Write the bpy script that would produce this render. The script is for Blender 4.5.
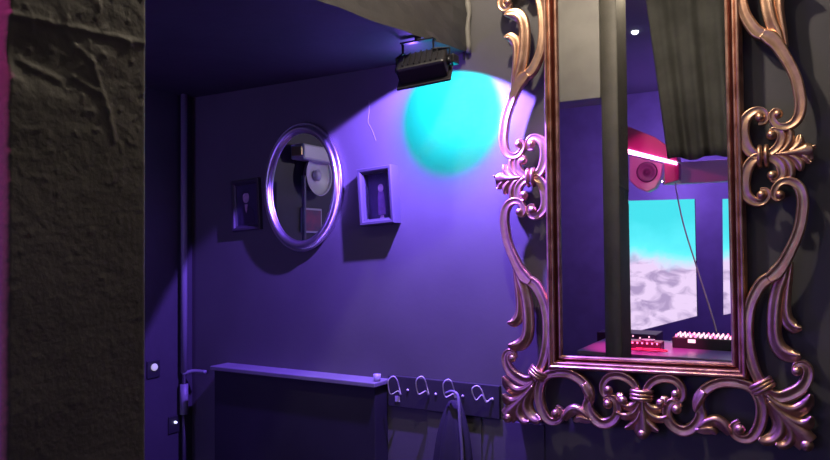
import bpy, bmesh, math, random
from mathutils import Vector, Matrix, noise
from math import sin, cos, tan, pi, radians, atan2, sqrt
random.seed(4)
for o in list(bpy.data.objects): bpy.data.objects.remove(o)
S = bpy.context.scene
C = S.collection

# ---------------------------------------------------------------- camera
FPX, DIST, ZC = 700.0, 2.4, 1.5
yaw, pit, rho = radians(30), radians(1.55), .009
CP = Vector((0, -DIST, ZC))
F = Vector((-sin(yaw)*cos(pit), cos(yaw)*cos(pit), sin(pit)))
R0 = Vector((cos(yaw), sin(yaw), 0)); U0 = R0.cross(F)
RV = R0*cos(rho) - U0*sin(rho); UV = U0*cos(rho) + R0*sin(rho)
cd = bpy.data.cameras.new('camera'); cam = bpy.data.objects.new('camera', cd); C.objects.link(cam)
cd.sensor_width = 36; cd.lens = FPX/830*36; cd.clip_start = .02
M = Matrix((RV, UV, -F)).transposed().to_4x4(); M.translation = CP
cam.matrix_world = M
S.camera = cam

# ---------------------------------------------------------------- world, exposure, main lights
S.view_settings.view_transform = 'Standard'; S.view_settings.look = 'None'
S.view_settings.exposure = 0; S.view_settings.gamma = 1
S.view_settings.use_curve_mapping = False
w = bpy.data.worlds.new('world'); S.world = w; w.use_nodes = True
w.node_tree.nodes['Background'].inputs[0].default_value = (.16, .11, .42, 1)
w.node_tree.nodes['Background'].inputs[1].default_value = .05

def lamp(name, kind, loc, color, power, target=None, size=.1, **kw):
    d = bpy.data.lights.new(name, kind); d.color = color; d.energy = power
    if kind == 'AREA':
        d.size = size
        for k, v in kw.items(): setattr(d, k, v)
    else:
        d.shadow_soft_size = size
        for k, v in kw.items(): setattr(d, k, v)
    o = bpy.data.objects.new(name, d); C.objects.link(o); o.location = loc
    if target is not None:
        o.rotation_euler = (Vector(target) - Vector(loc)).to_track_quat('-Z', 'Y').to_euler()
    return o
# warm room lamps under the ceiling (outside the frame, no fixtures built); the last is an added fill
WARM = (1, .86, .66)
lamp('warm_ceiling_lamp', 'POINT', (-.82, -.80, 3.08), WARM, 66, size=.035)
lamp('warm_pillar_lamp', 'POINT', (-.84, -1.72, 3.04), WARM, 12, size=.03)
lamp('warm_room_fill', 'POINT', (.9, -2.2, 3.0), WARM, 6, size=.03)  # added fill for more highlights on the carved frame
# coloured stage light of the bar behind the camera, and added fills
lamp('violet_stage_light', 'AREA', (-.2, -3.9, 3.0), (.30, .14, 1), 40, (-1.2, -5.2, 1.3), .35)
lamp('violet_wash_light', 'AREA', (1.2, -4.2, 2.4), (.5, .22, 1), 1.2, (-.4, 0, 1.2), .4)
lamp('violet_niche_fill', 'AREA', (-1.95, -2.3, 1.1), (.20, .09, 1), 8, (-1.9, -.3, 2.2), .5)  # unseen area light added behind the pillar to lift the dark niche
lamp('magenta_booth_light', 'SPOT', (-1.15, -2.70, 1.95), (1, .04, .30), 300, (-1.15, -3.02, .75), .01, spot_size=radians(42), spot_blend=.6)
lamp('magenta_side_light', 'SPOT', (-1.03, -2.15, 2.85), (1, .05, .50), 190, (-1.02, -1.95, 1.2), .01, spot_size=radians(50), spot_blend=.5)
lamp('magenta_hood_fill', 'SPOT', (-1.12, -2.60, 2.14), (1, .02, .35), 7, (-1.06, -3.0, 2.10), .004, spot_size=radians(80), spot_blend=.5)  # unseen spot added to brighten the hood of the light bar
lamp('violet_back_fill', 'POINT', (-1.35, -5.0, 2.2), (.36, .18, 1), 34, size=.05)  # hidden lamp added to brighten the far wall and ceiling
lamp('niche_fill_spot', 'SPOT', (-1.75, -1.45, 2.2), (.85, .75, 1), 11, (-2.62, -.98, 1.95), .01, spot_size=radians(62), spot_blend=.8)  # added spot for the wall things that the oval mirror shows

# ---------------------------------------------------------------- geometry of the photographed place
def ray(px, py): return F + RV*((px-415)/FPX) - UV*((py-230)/FPX)
def pl(px, py, ax, v):
    d = ray(px, py); return CP + d*((v-CP[ax])/d[ax])
def wall(px, py, off=0): return pl(px, py, 1, -off)
GY = .045
def mir(px, py, ax, v, g=GY):
    d = ray(px, py); p = CP + d*((-g-CP[1])/d[1]); d = Vector((d.x, -d.y, d.z))
    return p + d*((v-p[ax])/d[ax])

# ---------------------------------------------------------------- materials
def mat(name, color, rough=.6, metal=0, bump=0, bscale=30, var=0, vscale=6, spec=.5, detail=6, color2=None, dist=.004):
    m = bpy.data.materials.new(name); m.use_nodes = True
    nt = m.node_tree; b = nt.nodes['Principled BSDF']
    b.inputs['Base Color'].default_value = (*color, 1); b.inputs['Roughness'].default_value = rough
    b.inputs['Metallic'].default_value = metal; b.inputs['Specular IOR Level'].default_value = spec
    tc = nt.nodes.new('ShaderNodeTexCoord')
    if var or color2:
        n = nt.nodes.new('ShaderNodeTexNoise'); n.inputs['Scale'].default_value = vscale; n.inputs['Detail'].default_value = detail
        nt.links.new(tc.outputs['Object'], n.inputs['Vector'])
        r = nt.nodes.new('ShaderNodeValToRGB')
        c2 = color2 or tuple(c*(1-var) for c in color)
        r.color_ramp.elements[0].position = .35; r.color_ramp.elements[1].position = .65
        r.color_ramp.elements[0].color = (*c2, 1); r.color_ramp.elements[1].color = (*color, 1)
        nt.links.new(n.outputs['Fac'], r.inputs['Fac']); nt.links.new(r.outputs['Color'], b.inputs['Base Color'])
    if bump:
        n = nt.nodes.new('ShaderNodeTexNoise'); n.inputs['Scale'].default_value = bscale; n.inputs['Detail'].default_value = 5
        nt.links.new(tc.outputs['Object'], n.inputs['Vector'])
        k = nt.nodes.new('ShaderNodeBump'); k.inputs['Strength'].default_value = bump; k.inputs['Distance'].default_value = dist
        nt.links.new(n.outputs['Fac'], k.inputs['Height']); nt.links.new(k.outputs['Normal'], b.inputs['Normal'])
    return m
def emit(name, color, strength):
    m = bpy.data.materials.new(name); m.use_nodes = True; b = m.node_tree.nodes['Principled BSDF']
    b.inputs['Base Color'].default_value = (*[c*.3 for c in color], 1)
    b.inputs['Emission Color'].default_value = (*color, 1); b.inputs['Emission Strength'].default_value = strength
    return m
m_wall = mat('dark_wall_paint', (.105, .10, .105), .55, bump=.12, bscale=45, var=.15, vscale=3)
m_left = mat('left_wall_darkened', (.045, .042, .05), .6, bump=.15, bscale=40, var=.15)  # the flood beam misses the left wall; that dimness is in this colour
m_soffit = mat('black_plaster', (.060, .058, .060), .6, bump=.35, bscale=26, var=.2)
m_ceil = mat('black_ceiling', (.12, .12, .13), .8, bump=.2, bscale=20)
m_floor = mat('dark_floor', (.02, .018, .02), .35, bump=.1, bscale=12, var=.4)
m_pillar = mat('rough_black_plaster', (.105, .098, .080), .62, bump=.28, bscale=95, var=.2, vscale=9, dist=.0035)
m_grey = mat('grey_paint', (.22, .21, .19), .6, bump=.2, bscale=30, var=.2)
m_gold = mat('antique_copper_gold', (.86, .55, .37), .35, .93, bump=.25, bscale=120, color2=(.64, .36, .24), vscale=22, dist=.0015)
m_goldb = mat('bar_copper_gold', (.82, .50, .36), .36, .92, bump=.12, bscale=150, color2=(.46, .23, .16), vscale=18, dist=.001)
m_cove = mat('dark_copper_cove', (.20, .07, .05), .42, 1, bump=.1, bscale=100)
m_mirror = mat('mirror_silvering', (.80, .80, .83), .008, 1)
m_silver = mat('brushed_silver', (.78, .73, .80), .32, 1, bump=.08, bscale=60, var=.12, vscale=14)
m_black = mat('matt_black', (.02, .02, .022), .5, bump=.05, bscale=60)
m_blackm = mat('black_painted_metal', (.018, .017, .022), .42, .2, bump=.1, bscale=80)
m_frame = mat('dark_glossy_frame', (.08, .078, .09), .3, bump=.05, bscale=50)
m_frameb = mat('black_frame', (.05, .045, .055), .35, bump=.05, bscale=50)
m_pipe = mat('painted_pipe', (.20, .19, .23), .45, bump=.1, bscale=40)
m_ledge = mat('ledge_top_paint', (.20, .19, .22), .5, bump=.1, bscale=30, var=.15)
m_cab = mat('shaded_panel', (.022, .020, .028), .6, bump=.1, bscale=20, var=.3, vscale=4)  # shade below the ledge is put into this front colour
m_board = mat('black_hook_board', (.03, .028, .034), .5, bump=.1, bscale=30)
m_wire = mat('white_coated_wire', (.85, .82, .85), .35)
m_white = mat('off_white_plastic', (.72, .70, .68), .4, var=.1)
m_lilac = mat('pale_housing', (.62, .56, .66), .35, var=.1)
m_curtain = mat('black_velvet', (.15, .15, .13), .85, bump=.3, bscale=14, var=.35, vscale=5)
m_cloth = mat('dark_cloth', (.018, .016, .024), .85, bump=.3, bscale=40)
m_far = mat('far_wall_paint', (.22, .19, .28), .7, bump=.1, bscale=20, var=.15)
m_table = mat('table_top', (.20, .16, .30), .3, var=.2)
m_redstrip = emit('pink_led', (1, .35, .62), 9)
m_reddot = emit('red_led', (1, .12, .30), 5)
m_pinkdot = emit('pink_button', (1, .45, .60), 3)
m_white_glint = emit('cool_white_glint', (.8, .85, 1), 5)
m_lens = mat('lamp_glass', (.7, .9, 1), .1)

# ---------------------------------------------------------------- mesh helpers
def obj(name, bm, m, parent=None, smooth=False, mats=None):
    me = bpy.data.meshes.new(name); bm.normal_update(); bm.to_mesh(me); bm.free()
    for x in (mats or [m]): me.materials.append(x)
    if smooth:
        for p in me.polygons: p.use_smooth = True
    o = bpy.data.objects.new(name, me); C.objects.link(o)
    if parent:
        o.parent = parent
        o.matrix_parent_inverse = parent.matrix_basis.inverted()
    return o
def tag(o, label, cat, group=None):
    o['label'] = label; o['category'] = cat
    if group: o['group'] = group
    return o
def struct(o): o['kind'] = 'structure'; return o
def thing(name, label, cat, loc=(0, 0, 0), rot=(0, 0, 0), group=None):
    o = bpy.data.objects.new(name, None); C.objects.link(o); o.location = loc; o.rotation_euler = rot
    o.empty_display_size = .05
    return tag(o, label, cat, group)
def box(bm, lo, hi, bev=0, mi=0):
    vs = [bm.verts.new((x, y, z)) for x in (lo[0], hi[0]) for y in (lo[1], hi[1]) for z in (lo[2], hi[2])]
    fs = []
    for q in ((0, 1, 3, 2), (4, 6, 7, 5), (0, 4, 5, 1), (2, 3, 7, 6), (0, 2, 6, 4), (1, 5, 7, 3)):
        f = bm.faces.new([vs[i] for i in q]); f.material_index = mi; fs.append(f)
    if bev:
        es = list({e for f in fs for e in f.edges})
        bmesh.ops.bevel(bm, geom=es, offset=bev, segments=2, profile=.5, affect='EDGES')
    return vs
def bx(lo, hi, bev=0):
    bm = bmesh.new(); box(bm, [min(a, b) for a, b in zip(lo, hi)], [max(a, b) for a, b in zip(lo, hi)], bev); return bm
def prism(bm, pts, vec, bev=0):
    a = [bm.verts.new(p) for p in pts]; b = [bm.verts.new(Vector(p)+Vector(vec)) for p in pts]
    n = len(pts); fs = [bm.faces.new(a), bm.faces.new(b[::-1])]
    for i in range(n): fs.append(bm.faces.new((a[i], b[i], b[(i+1) % n], a[(i+1) % n])))
    bmesh.ops.recalc_face_normals(bm, faces=fs)
    if bev:
        bmesh.ops.bevel(bm, geom=list({e for f in fs for e in f.edges}), offset=bev, segments=2, profile=.5, affect='EDGES')
    return a
def tube(bm, pts, r, n=8, closed=False):
    pts = [Vector(p) for p in pts]; rings = []; prev = None
    N = len(pts)
    for i, p in enumerate(pts):
        if closed: t = pts[(i+1) % N]-pts[i-1]
        else: t = pts[min(i+1, N-1)]-pts[max(i-1, 0)]
        t.normalize()
        if prev is None: a = t.orthogonal().normalized()
        else: a = (prev - t*prev.dot(t)).normalized()
        prev = a; b = t.cross(a)
        rr = r[i] if isinstance(r, (list, tuple)) else r
        rings.append([bm.verts.new(p+a*(rr*cos(2*pi*k/n))+b*(rr*sin(2*pi*k/n))) for k in range(n)])
    for i in range(N if closed else N-1):
        A, B = rings[i], rings[(i+1) % N]
        for k in range(n): bm.faces.new((A[k], A[(k+1) % n], B[(k+1) % n], B[k]))
    if not closed:
        bm.faces.new(rings[0][::-1]); bm.faces.new(rings[-1])
def lathe(bm, prof, axis_o, axis_d, n=24):
    d = Vector(axis_d).normalized(); a = d.orthogonal().normalized(); b = d.cross(a); o = Vector(axis_o); rings = []
    for r, h in prof:
        rings.append([bm.verts.new(o+d*h+a*(max(r, 1e-4)*cos(2*pi*k/n))+b*(max(r, 1e-4)*sin(2*pi*k/n))) for k in range(n)])
    for A, B in zip(rings, rings[1:]):
        for k in range(n): bm.faces.new((A[k], A[(k+1) % n], B[(k+1) % n], B[k]))
    bm.faces.new(rings[0][::-1]); bm.faces.new(rings[-1])
    bmesh.ops.recalc_face_normals(bm, faces=bm.faces[:])
def catmull(pts, k=6):
    P = [pts[0]]+list(pts)+[pts[-1]]; out = []
    for i in range(1, len(P)-2):
        a, b, c, d = [Vector(q) for q in P[i-1:i+3]]
        for j in range(k):
            t = j/k
            out.append(.5*((2*b)+(c-a)*t+(2*a-5*b+4*c-d)*t*t+(3*b-a-3*c+d)*t**3))
    out.append(Vector(P[-1])); return out
def grid_face(bm, o, u, v, nu, nv, fn):
    """grid surface: point = o+u*s+v*t + fn(s,t)"""
    g = [[bm.verts.new(Vector(o)+Vector(u)*(i/nu)+Vector(v)*(j/nv)+fn(i/nu, j/nv)) for j in range(nv+1)] for i in range(nu+1)]
    for i in range(nu):
        for j in range(nv): bm.faces.new((g[i][j], g[i+1][j], g[i+1][j+1], g[i][j+1]))
    return g

# ---------------------------------------------------------------- room shell
XL = wall(192, 300).x; XR = 2.4; YB = -5.6; ZT = 3.2; T = .12
struct(obj('wall_back', bx((XL-T, 0, -.0), (XR+T, T, ZT)), m_wall))
struct(obj('wall_left', bx((XL-T, 0, 0), (XL, YB, ZT)), m_left))
struct(obj('wall_right', bx((XR, 0, 0), (XR+T, YB, ZT)), m_left))
struct(obj('wall_front', bx((XL-T, YB-T, 0), (XR+T, YB, ZT)), m_far))
struct(obj('floor', bx((XL-T, YB-T, -T), (XR+T, T, 0)), m_floor))
struct(obj('ceiling', bx((XL-T, YB-T, ZT), (XR+T, T, ZT+T)), m_ceil))

# lowered ceiling of the coat niche, its plaster side running off the back wall
ZS = wall(455, 55).z
e1 = pl(458, 49, 2, ZS); e2 = pl(330, 5, 2, ZS); dd = (e2-e1)/(e2.y-e1.y)
ea = e1 - dd*e1.y; eb = e1 + dd*(-1.58-e1.y)
bm = bmesh.new()
prism(bm, [(XL, 0, ZS), (ea.x, 0, ZS), (eb.x, -1.58, ZS), (XL, -1.58, ZS)], (0, 0, ZT-ZS))
bmesh.ops.subdivide_edges(bm, edges=bm.edges[:], cuts=30, use_grid_fill=True)
for v in bm.verts:
    q = (v.co.x-ea.x-(eb.x-ea.x)*(-v.co.y/1.58))
    if abs(q) < .01: v.co.x += .008*noise.noise(v.co*6)+.004*noise.noise(v.co*19)
    if abs(v.co.z-ZS) < .002 and abs(q) < .02: v.co.z += .006*noise.noise(v.co*9)
sf = struct(obj('ceiling_soffit', bm, m_soffit, smooth=False))
# broken plaster strip down the soffit corner
bm = bmesh.new()
pts = [(ea.x+.004+.010*noise.noise(Vector((0, 0, z*14))), -.012, z) for z in [ZS-.004+i*.03 for i in range(31)]]
tube(bm, pts, [.010+.005*noise.noise(Vector((3, 1, p[2]*20))) for p in pts], 7)
struct(obj('trim_1', bm, m_grey, smooth=True))

# ---------------------------------------------------------------- pillar in the left foreground
PX = -.958
pn = pl(5, 230, 0, PX).y; pf = pl(147, 230, 0, PX).y
A1, A2 = Vector((10, 13)), Vector((138, 42))
ra = pl(12, 15, 0, PX); rb = pl(136, 42, 0, PX)
def pil_disp(y, z):
    s = (y-ra.y)/(rb.y-ra.y)
    zr = ra.z+(rb.z-ra.z)*s + .004*noise.noise(Vector((0, y*30, 0)))
    dz = z-zr
    d = .0045*math.exp(-(dz/.005)**2) + .002*(1/(1+math.exp(-dz/.004)))
    # sunk patch with a ragged scar below the ridge
    q1 = pl(50, 55, 0, PX); q2 = pl(105, 120, 0, PX)
    for q, r, a in ((q1, .055, -.010), (pl(28, 62, 0, PX), .03, -.008), (pl(92, 60, 0, PX), .03, .005)):
        k = (Vector((0, y, z))-Vector((0, q.y, q.z))).length/r + .35*noise.noise(Vector((1, y*22, z*22)))
        d += .6*a/(1+math.exp((k-1)*9))
    for (xa, ya), (xb, yb) in (((66, 34), (92, 62)), ((92, 62), (108, 110)), ((108, 110), (114, 140)), ((20, 60), (60, 80)), ((75, 78), (98, 92))):
        a_, b_ = pl(xa, ya, 0, PX), pl(xb, yb, 0, PX)
        a2, b2, p2 = Vector((a_.y, a_.z)), Vector((b_.y, b_.z)), Vector((y, z))
        t = max(0, min(1, (p2-a2).dot(b2-a2)/(b2-a2).length_squared))
        dist = (p2-a2-(b2-a2)*t).length
        d += .0038*math.exp(-(dist/.005)**2)
    up = 1/(1+math.exp(-(z-1.72)*9))
    d += (.0006+.0024*up)*noise.noise(Vector((0, y*38, z*38))) +    .0018*noise.noise(Vector((4, y*9, z*9)))
    d += .0022*max(0, noise.noise(Vector((7, y*75, z*75)))-.25)*(up+.3)*3
    return d*.42
bm = bmesh.new()
nu, nv = 90, 520
z0, z1 = 0, ZT
grows = []
ztab = [0+ .9*i/40 for i in range(40)] + [.9+1.3*i/440 for i in range(440)] + [2.2+1.0*i/40 for i in range(41)]
for i in range(nu+1):
    y = pn+(pf-pn)*i/nu
    edge = min(i, nu-i)/nu*(abs(pf-pn)); rnd = .008
    back = rnd-sqrt(max(0, rnd*rnd-(rnd-edge)**2)) if edge < rnd else 0
    grows.append([bm.verts.new((PX + pil_disp(y, z)*(1 if edge > .004 else .5) - back, y, z)) for z in ztab])
for i in range(nu):
    for j in range(len(ztab)-1): bm.faces.new((grows[i][j], grows[i+1][j], grows[i+1][j+1], grows[i][j+1]))
XW = PX-.09
cA = [bm.verts.new((XW, pn, z)) for z in ztab]; cB = [bm.verts.new((XW, pf, z)) for z in ztab]
for j in range(len(ztab)-1):
    bm.faces.new((cA[j], grows[0][j], grows[0][j+1], cA[j+1])); bm.faces.new((grows[nu][j], cB[j], cB[j+1], grows[nu][j+1]))
    bm.faces.new((cB[j], cA[j], cA[j+1], cB[j+1]))
bmesh.ops.recalc_face_normals(bm, faces=bm.faces[:])
struct(obj('wall_pillar', bm, m_pillar, smooth=True))
# lintel that spans from the pillar to the soffit above an open passage
zl = mir(580, 100, 1, -1.60).z
struct(obj('wall_lintel', bx((XL, -1.60, zl), (XW-.001, -1.80, ZT), .004), m_grey))

# ---------------------------------------------------------------- ornate mirror (carved frame)
FO = .064                                            # how far the carving stands off the wall
glO = Vector((-.508, 0, 1.759)); USK = .027
def loc_uv(px, py, off=FO):
    p = wall(px, py, off); u = p.x-glO.x; return Vector((u, p.z-glO.z-u*USK))
def W(u, v, off): return Vector((glO.x+u, -off, glO.z+v+u*USK))
mroot = thing('ornate_wall_mirror', 'tall rectangular mirror in a carved copper-gold scrollwork frame hanging on the dark wall', 'mirror', (glO.x, 0, glO.z))
gu = (loc_uv(731.5, 363).x - loc_uv(560.5, 356).x)/2; gv = -(loc_uv(646, 360).y)
print('glass half', gu, gv)
bm = bmesh.new(); prism(bm, [W(-gu-.004, -gv-.004, GY), W(gu+.004, -gv-.004, GY), W(gu+.004, gv+.004, GY), W(-gu-.004, gv+.004, GY)], (0, .012, 0))
obj('mirror_glass', bm, m_mirror, mroot)
bm = bmesh.new(); prism(bm, [W(-gu-.03, -gv-.03, .03), W(gu+.03, -gv-.03, .03), W(gu+.03, gv+.03, .03), W(-gu-.03, gv+.03, .03)], (0, .02, 0))
obj('backing_board', bm, m_black, mroot)
def moulding(prof, name, m):
    """closed rectangular sweep; prof = (distance outside the glass edge, standoff)"""
    bm = bmesh.new(); rings = []
    for su, sv in ((-1, -1), (1, -1), (1, 1), (-1, 1)):
        rings.append([bm.verts.new(W(su*(gu+a), sv*(gv+a), h)) for a, h in prof])
    n = len(prof)
    for k in range(4):
        A, B = rings[k], rings[(k+1) % 4]
        for i in range(n): bm.faces.new((A[i], B[i], B[(i+1) % n], A[(i+1) % n]))
    bmesh.ops.recalc_face_normals(bm, faces=bm.faces[:])
    return obj(name, bm, m, mroot)
def arc(cx, cy, r, a0, a1, n=7, sx=1): return [(cx+sx*r*cos(radians(a0+(a1-a0)*i/n)), cy+r*sin(radians(a0+(a1-a0)*i/n))) for i in range(n+1)]
# inner bead, dark cove, double outer bead
moulding([(-.001, .036)]+[(-.001, GY+.004)]+arc(.005, GY+.006, .006, 180, 0)+[(.011, .036)], 'inner_bead', m_goldb)
moulding([(.0108, .034), (.0108, GY+.005), (.0145, GY+.004), (.020, GY+.012), (.020, .034)], 'cove', m_cove)
moulding([(.020, .030)]+[(.020, .060)]+arc(.024, .064, .004, 180, 20)+[(.029, .068)]+arc(.036, .072, .0055, 170, 0)+[(.043, .064), (.047, .056), (.047, .030)], 'outer_bead', m_goldb)

PROF = [(-1, -1.0), (-1.02, -.2), (-.97, .25), (-.86, .50), (-.70, .56), (-.52, .44), (-.25, .36), (0, .38), (.3, .46), (.55, .58), (.74, .62), (.88, .50), (.98, .22), (1.02, -.2), (1, -1.0)]
PLEAF = [(-1, -1.0), (-1.02, -.2), (-.9, .10), (-.72, .14), (-.5, .22), (-.2, .52), (.05, .78), (.3, .86), (.55, .80), (.8, .55), (.97, .15), (1.02, -.3), (1, -1.0)]
def stroke(bm, px, wid, sv=1, su=1, hgt=.014, zoff=0, curl=0, flat=False, prof=PROF, k=6, local=False):
    """px: traced centre line; wid: half widths in pixels at those points (list)"""
    P = catmull([tuple(loc_uv(*p)) if not local else p for p in px], k)
    n = len(P); m = len(px)-1; sc = .0033
    rows = []
    for i, p in enumerate(P):
        t = P[min(i+1, n-1)]-P[max(i-1, 0)]
        t = t.normalized() if t.length > 1e-9 else Vector((1, 0))
        nr = Vector((-t.y, t.x)); s = i/(n-1)*m;  a = int(min(s, m-1)); fr = s-a
        hw = (wid[a]*(1-fr)+wid[a+1]*fr)*sc*(1.32 if prof is PLEAF else 1.10)
        lift = zoff + (curl*max(0, (i/(n-1)-.6)/.4)**2)
        hh = hgt*(.45+.55*min(1, hw/.014))
        rows.append([bm.verts.new(W(su*(p+nr*hw*q).x, sv*(p+nr*hw*q).y, FO+lift+hh*h)) for q, h in prof])
    for A, B in zip(rows, rows[1:]):
        for j in range(len(prof)-1): bm.faces.new((A[j], A[j+1], B[j+1], B[j]))
        bm.faces.new((A[-1], A[0], B[0], B[-1]))
    for E_, d in ((rows[0], -1), (rows[-1], 1)):
        bm.faces.new(E_)
def eye(bm, px, py, r, sv=1, su=1, zoff=.004, h=.9):
    p = loc_uv(px, py); r *= .0033
    n = 14; rings = []
    for a in (-40, -5, 25, 50, 72, 88):
        rr = r*cos(radians(a)); hh = r*h*sin(radians(a))
        rings.append([bm.verts.new(W(su*(p.x+rr*cos(2*pi*k/n)), sv*(p.y+rr*sin(2*pi*k/n)), FO+zoff+hh)) for k in range(n)])
    for A, B in zip(rings, rings[1:]):
        for k in range(n): bm.faces.new((A[k], A[(k+1) % n], B[(k+1) % n], B[k]))
    bm.faces.new(rings[-1]); bm.faces.new(rings[0])
def carve(name, su, sv, strokes, eyes, label=None, ties=()):
    bm = bmesh.new()
    for st in strokes:
        px, wd = st[0], st[1]; kw = st[2] if len(st) > 2 else {}
        stroke(bm, px, wd, sv, su, **kw)
    for e in eyes: eye(bm, *e[:3], sv=sv, su=su, zoff=e[3] if len(e) > 3 else .004)
    bmesh.ops.recalc_face_normals(bm, faces=bm.faces[:])
    o = obj(name, bm, m_gold, mroot, smooth=True)
    if label: o['label'] = label
    for (ax, ay), (bx_, by_), wdt in ties:
        tb = bmesh.new()
        a, b = loc_uv(ax, ay), loc_uv(bx_, by_); t = (b-a).normalized(); nr = Vector((-t.y, t.x))
        for off in (-1, 0, 1) if wdt > 2 else (-.8, .8):
            pts = []
            for i in range(11):
                s = i/10; q = a+(b-a)*s+nr*off*wdt*.0033*.75
                pts.append(W(su*q.x, sv*q.y, FO-.004+.019*sin(pi*s)**.5))
            tube(tb, pts, wdt*.0033*.55, 8)
        bmesh.ops.recalc_face_normals(tb, faces=tb.faces[:])
        tie = obj('tie_band', tb, m_gold, o, smooth=True)
        tie.matrix_parent_inverse = o.matrix_basis.inverted(); tie.parent = o
    return o
L = dict(prof=PLEAF)
# side arm from the crest down to the bright lip, continuing to the corner tie, with the inner spray
ARM = [
    ([(783, 196), (778, 199), (774, 196), (775, 189), (780, 183), (788, 181), (796, 184), (801, 191), (803, 202), (802, 214), (800, 226), (796, 238), (790, 251), (783, 264), (776, 273), (768, 279)],
     [1.8, 2.4, 2.8, 3.0, 3.2, 3.6, 4.0, 4.3, 4.5, 4.5, 4.4, 4.4, 4.6, 5.2, 6.2, 4.0], dict(zoff=.004)),
    ([(777, 272), (769, 278), (762, 283), (756, 292), (751, 303), (748, 316), (747, 330), (748, 345), (751, 360), (756, 374), (763, 387)],
     [3.0, 5.2, 5.2, 4.8, 4.6, 4.8, 5.0, 5.0, 4.8, 4.4, 4.0], {}),
    ([(787, 262), (783, 276), (778, 290), (775, 306), (774, 324), (775, 338), (779, 348), (786, 354), (794, 356), (801, 355)],
     [2.0, 4.0, 4.4, 4.6, 4.6, 4.6, 5.0, 5.2, 4.2, 1.2], dict(prof=PLEAF, curl=.016, zoff=-.003)),
    ([(791, 262), (788, 278), (786, 292), (785, 306), (786, 316), (789, 323), (795, 328), (802, 328)],
     [1.5, 3.0, 3.4, 3.6, 3.8, 4.4, 4.0, 1.0], dict(prof=PLEAF, curl=.014, zoff=-.006)),
]
ARM_E = [(780, 195, 4.2, .006)]
CREST_LO = [
    ([(766, 156), (756, 158), (749, 165), (745, 175), (744, 186), (747, 196), (755, 202), (763, 202), (768, 196), (766, 190), (760, 190)],
     [3.6, 4.2, 4.6, 5.0, 5.0, 4.6, 4.0, 3.2, 2.6, 2.2, 1.8], {}),
    ([(765, 157), (773, 159), (780, 165), (782, 174), (778, 180), (772, 179), (771, 174)],
     [2.8, 3.6, 3.8, 3.4, 2.8, 2.2, 1.6], dict(zoff=.003)),
    ([(776, 156), (784, 160), (789, 167), (790, 175), (787, 182)], [1.6, 3.4, 3.8, 3.2, 1.0], L),
    ([(783, 155), (792, 158), (799, 164), (801, 171)], [1.5, 3.4, 4.0, 1.0], L),
]
CREST_LO_E = [(762, 195, 4.6), (772.5, 175.5, 4.6, .006)]
CREST_MID = [([(775, 155), (788, 155), (798, 154), (807, 153), (813, 152)], [1.5, 3.4, 4.6, 7.0, 5.4], dict(prof=PLEAF, zoff=.003)),
             ([(800, 154), (808, 150), (816, 146)], [2.4, 3.0, .8], dict(prof=PLEAF, curl=.008)),
             ([(800, 155), (806, 159), (811, 163)], [2.4, 3.0, .8], dict(prof=PLEAF, curl=.008))]
CORNER = [
    ([(765, 388), (770, 394), (780, 397), (791, 394), (801, 388), (807, 379), (808, 370), (803, 364), (796, 365), (794, 371)],
     [3.6, 4.6, 5.2, 5.4, 5.0, 4.6, 4.0, 3.4, 2.6, 1.8], {}),
    ([(766, 395), (773, 403), (783, 409), (793, 411), (802, 408), (808, 402), (811, 394)], [2.4, 4.2, 4.6, 4.8, 4.8, 4.0, 1.2], dict(prof=PLEAF, curl=.010)),
    ([(770, 402), (779, 413), (790, 421), (800, 425), (808, 423), (812, 416)], [2.4, 4.0, 4.4, 4.6, 4.2, 1.2], dict(prof=PLEAF, curl=.010)),
    ([(768, 402), (779, 415), (791, 427), (801, 437), (808, 444)], [2.8, 4.6, 5.2, 7.4, 7.0], dict(prof=PLEAF, zoff=.002)),
    ([(766, 398), (773, 409), (779, 421), (779, 431), (773, 438), (765, 440), (759, 438)], [2.6, 4.0, 4.6, 5.0, 4.6, 4.0, 1.2], dict(prof=PLEAF, curl=.010)),
    ([(772, 406), (782, 419), (789, 431), (789, 439), (783, 444), (776, 443)], [2.2, 3.6, 4.2, 4.6, 4.0, 1.2], dict(prof=PLEAF, curl=.010)),
    # big open C above the volute
    ([(738, 383), (746, 385), (754, 390), (760, 400), (762, 412), (760, 424), (755, 434), (748, 439), (739, 438), (733, 433), (733, 425), (739, 421)],
     [4.4, 4.4, 4.4, 4.6, 4.8, 4.8, 4.6, 4.2, 3.4, 2.8, 2.4, 1.8], {}),
]
CORNER_E = [(797, 371, 4.4, .006), (740, 429, 4.8, .004), (807, 445, 5.6, .003)]
CORNER_T = [((752, 391), (772, 381), 4.2)]
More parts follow.
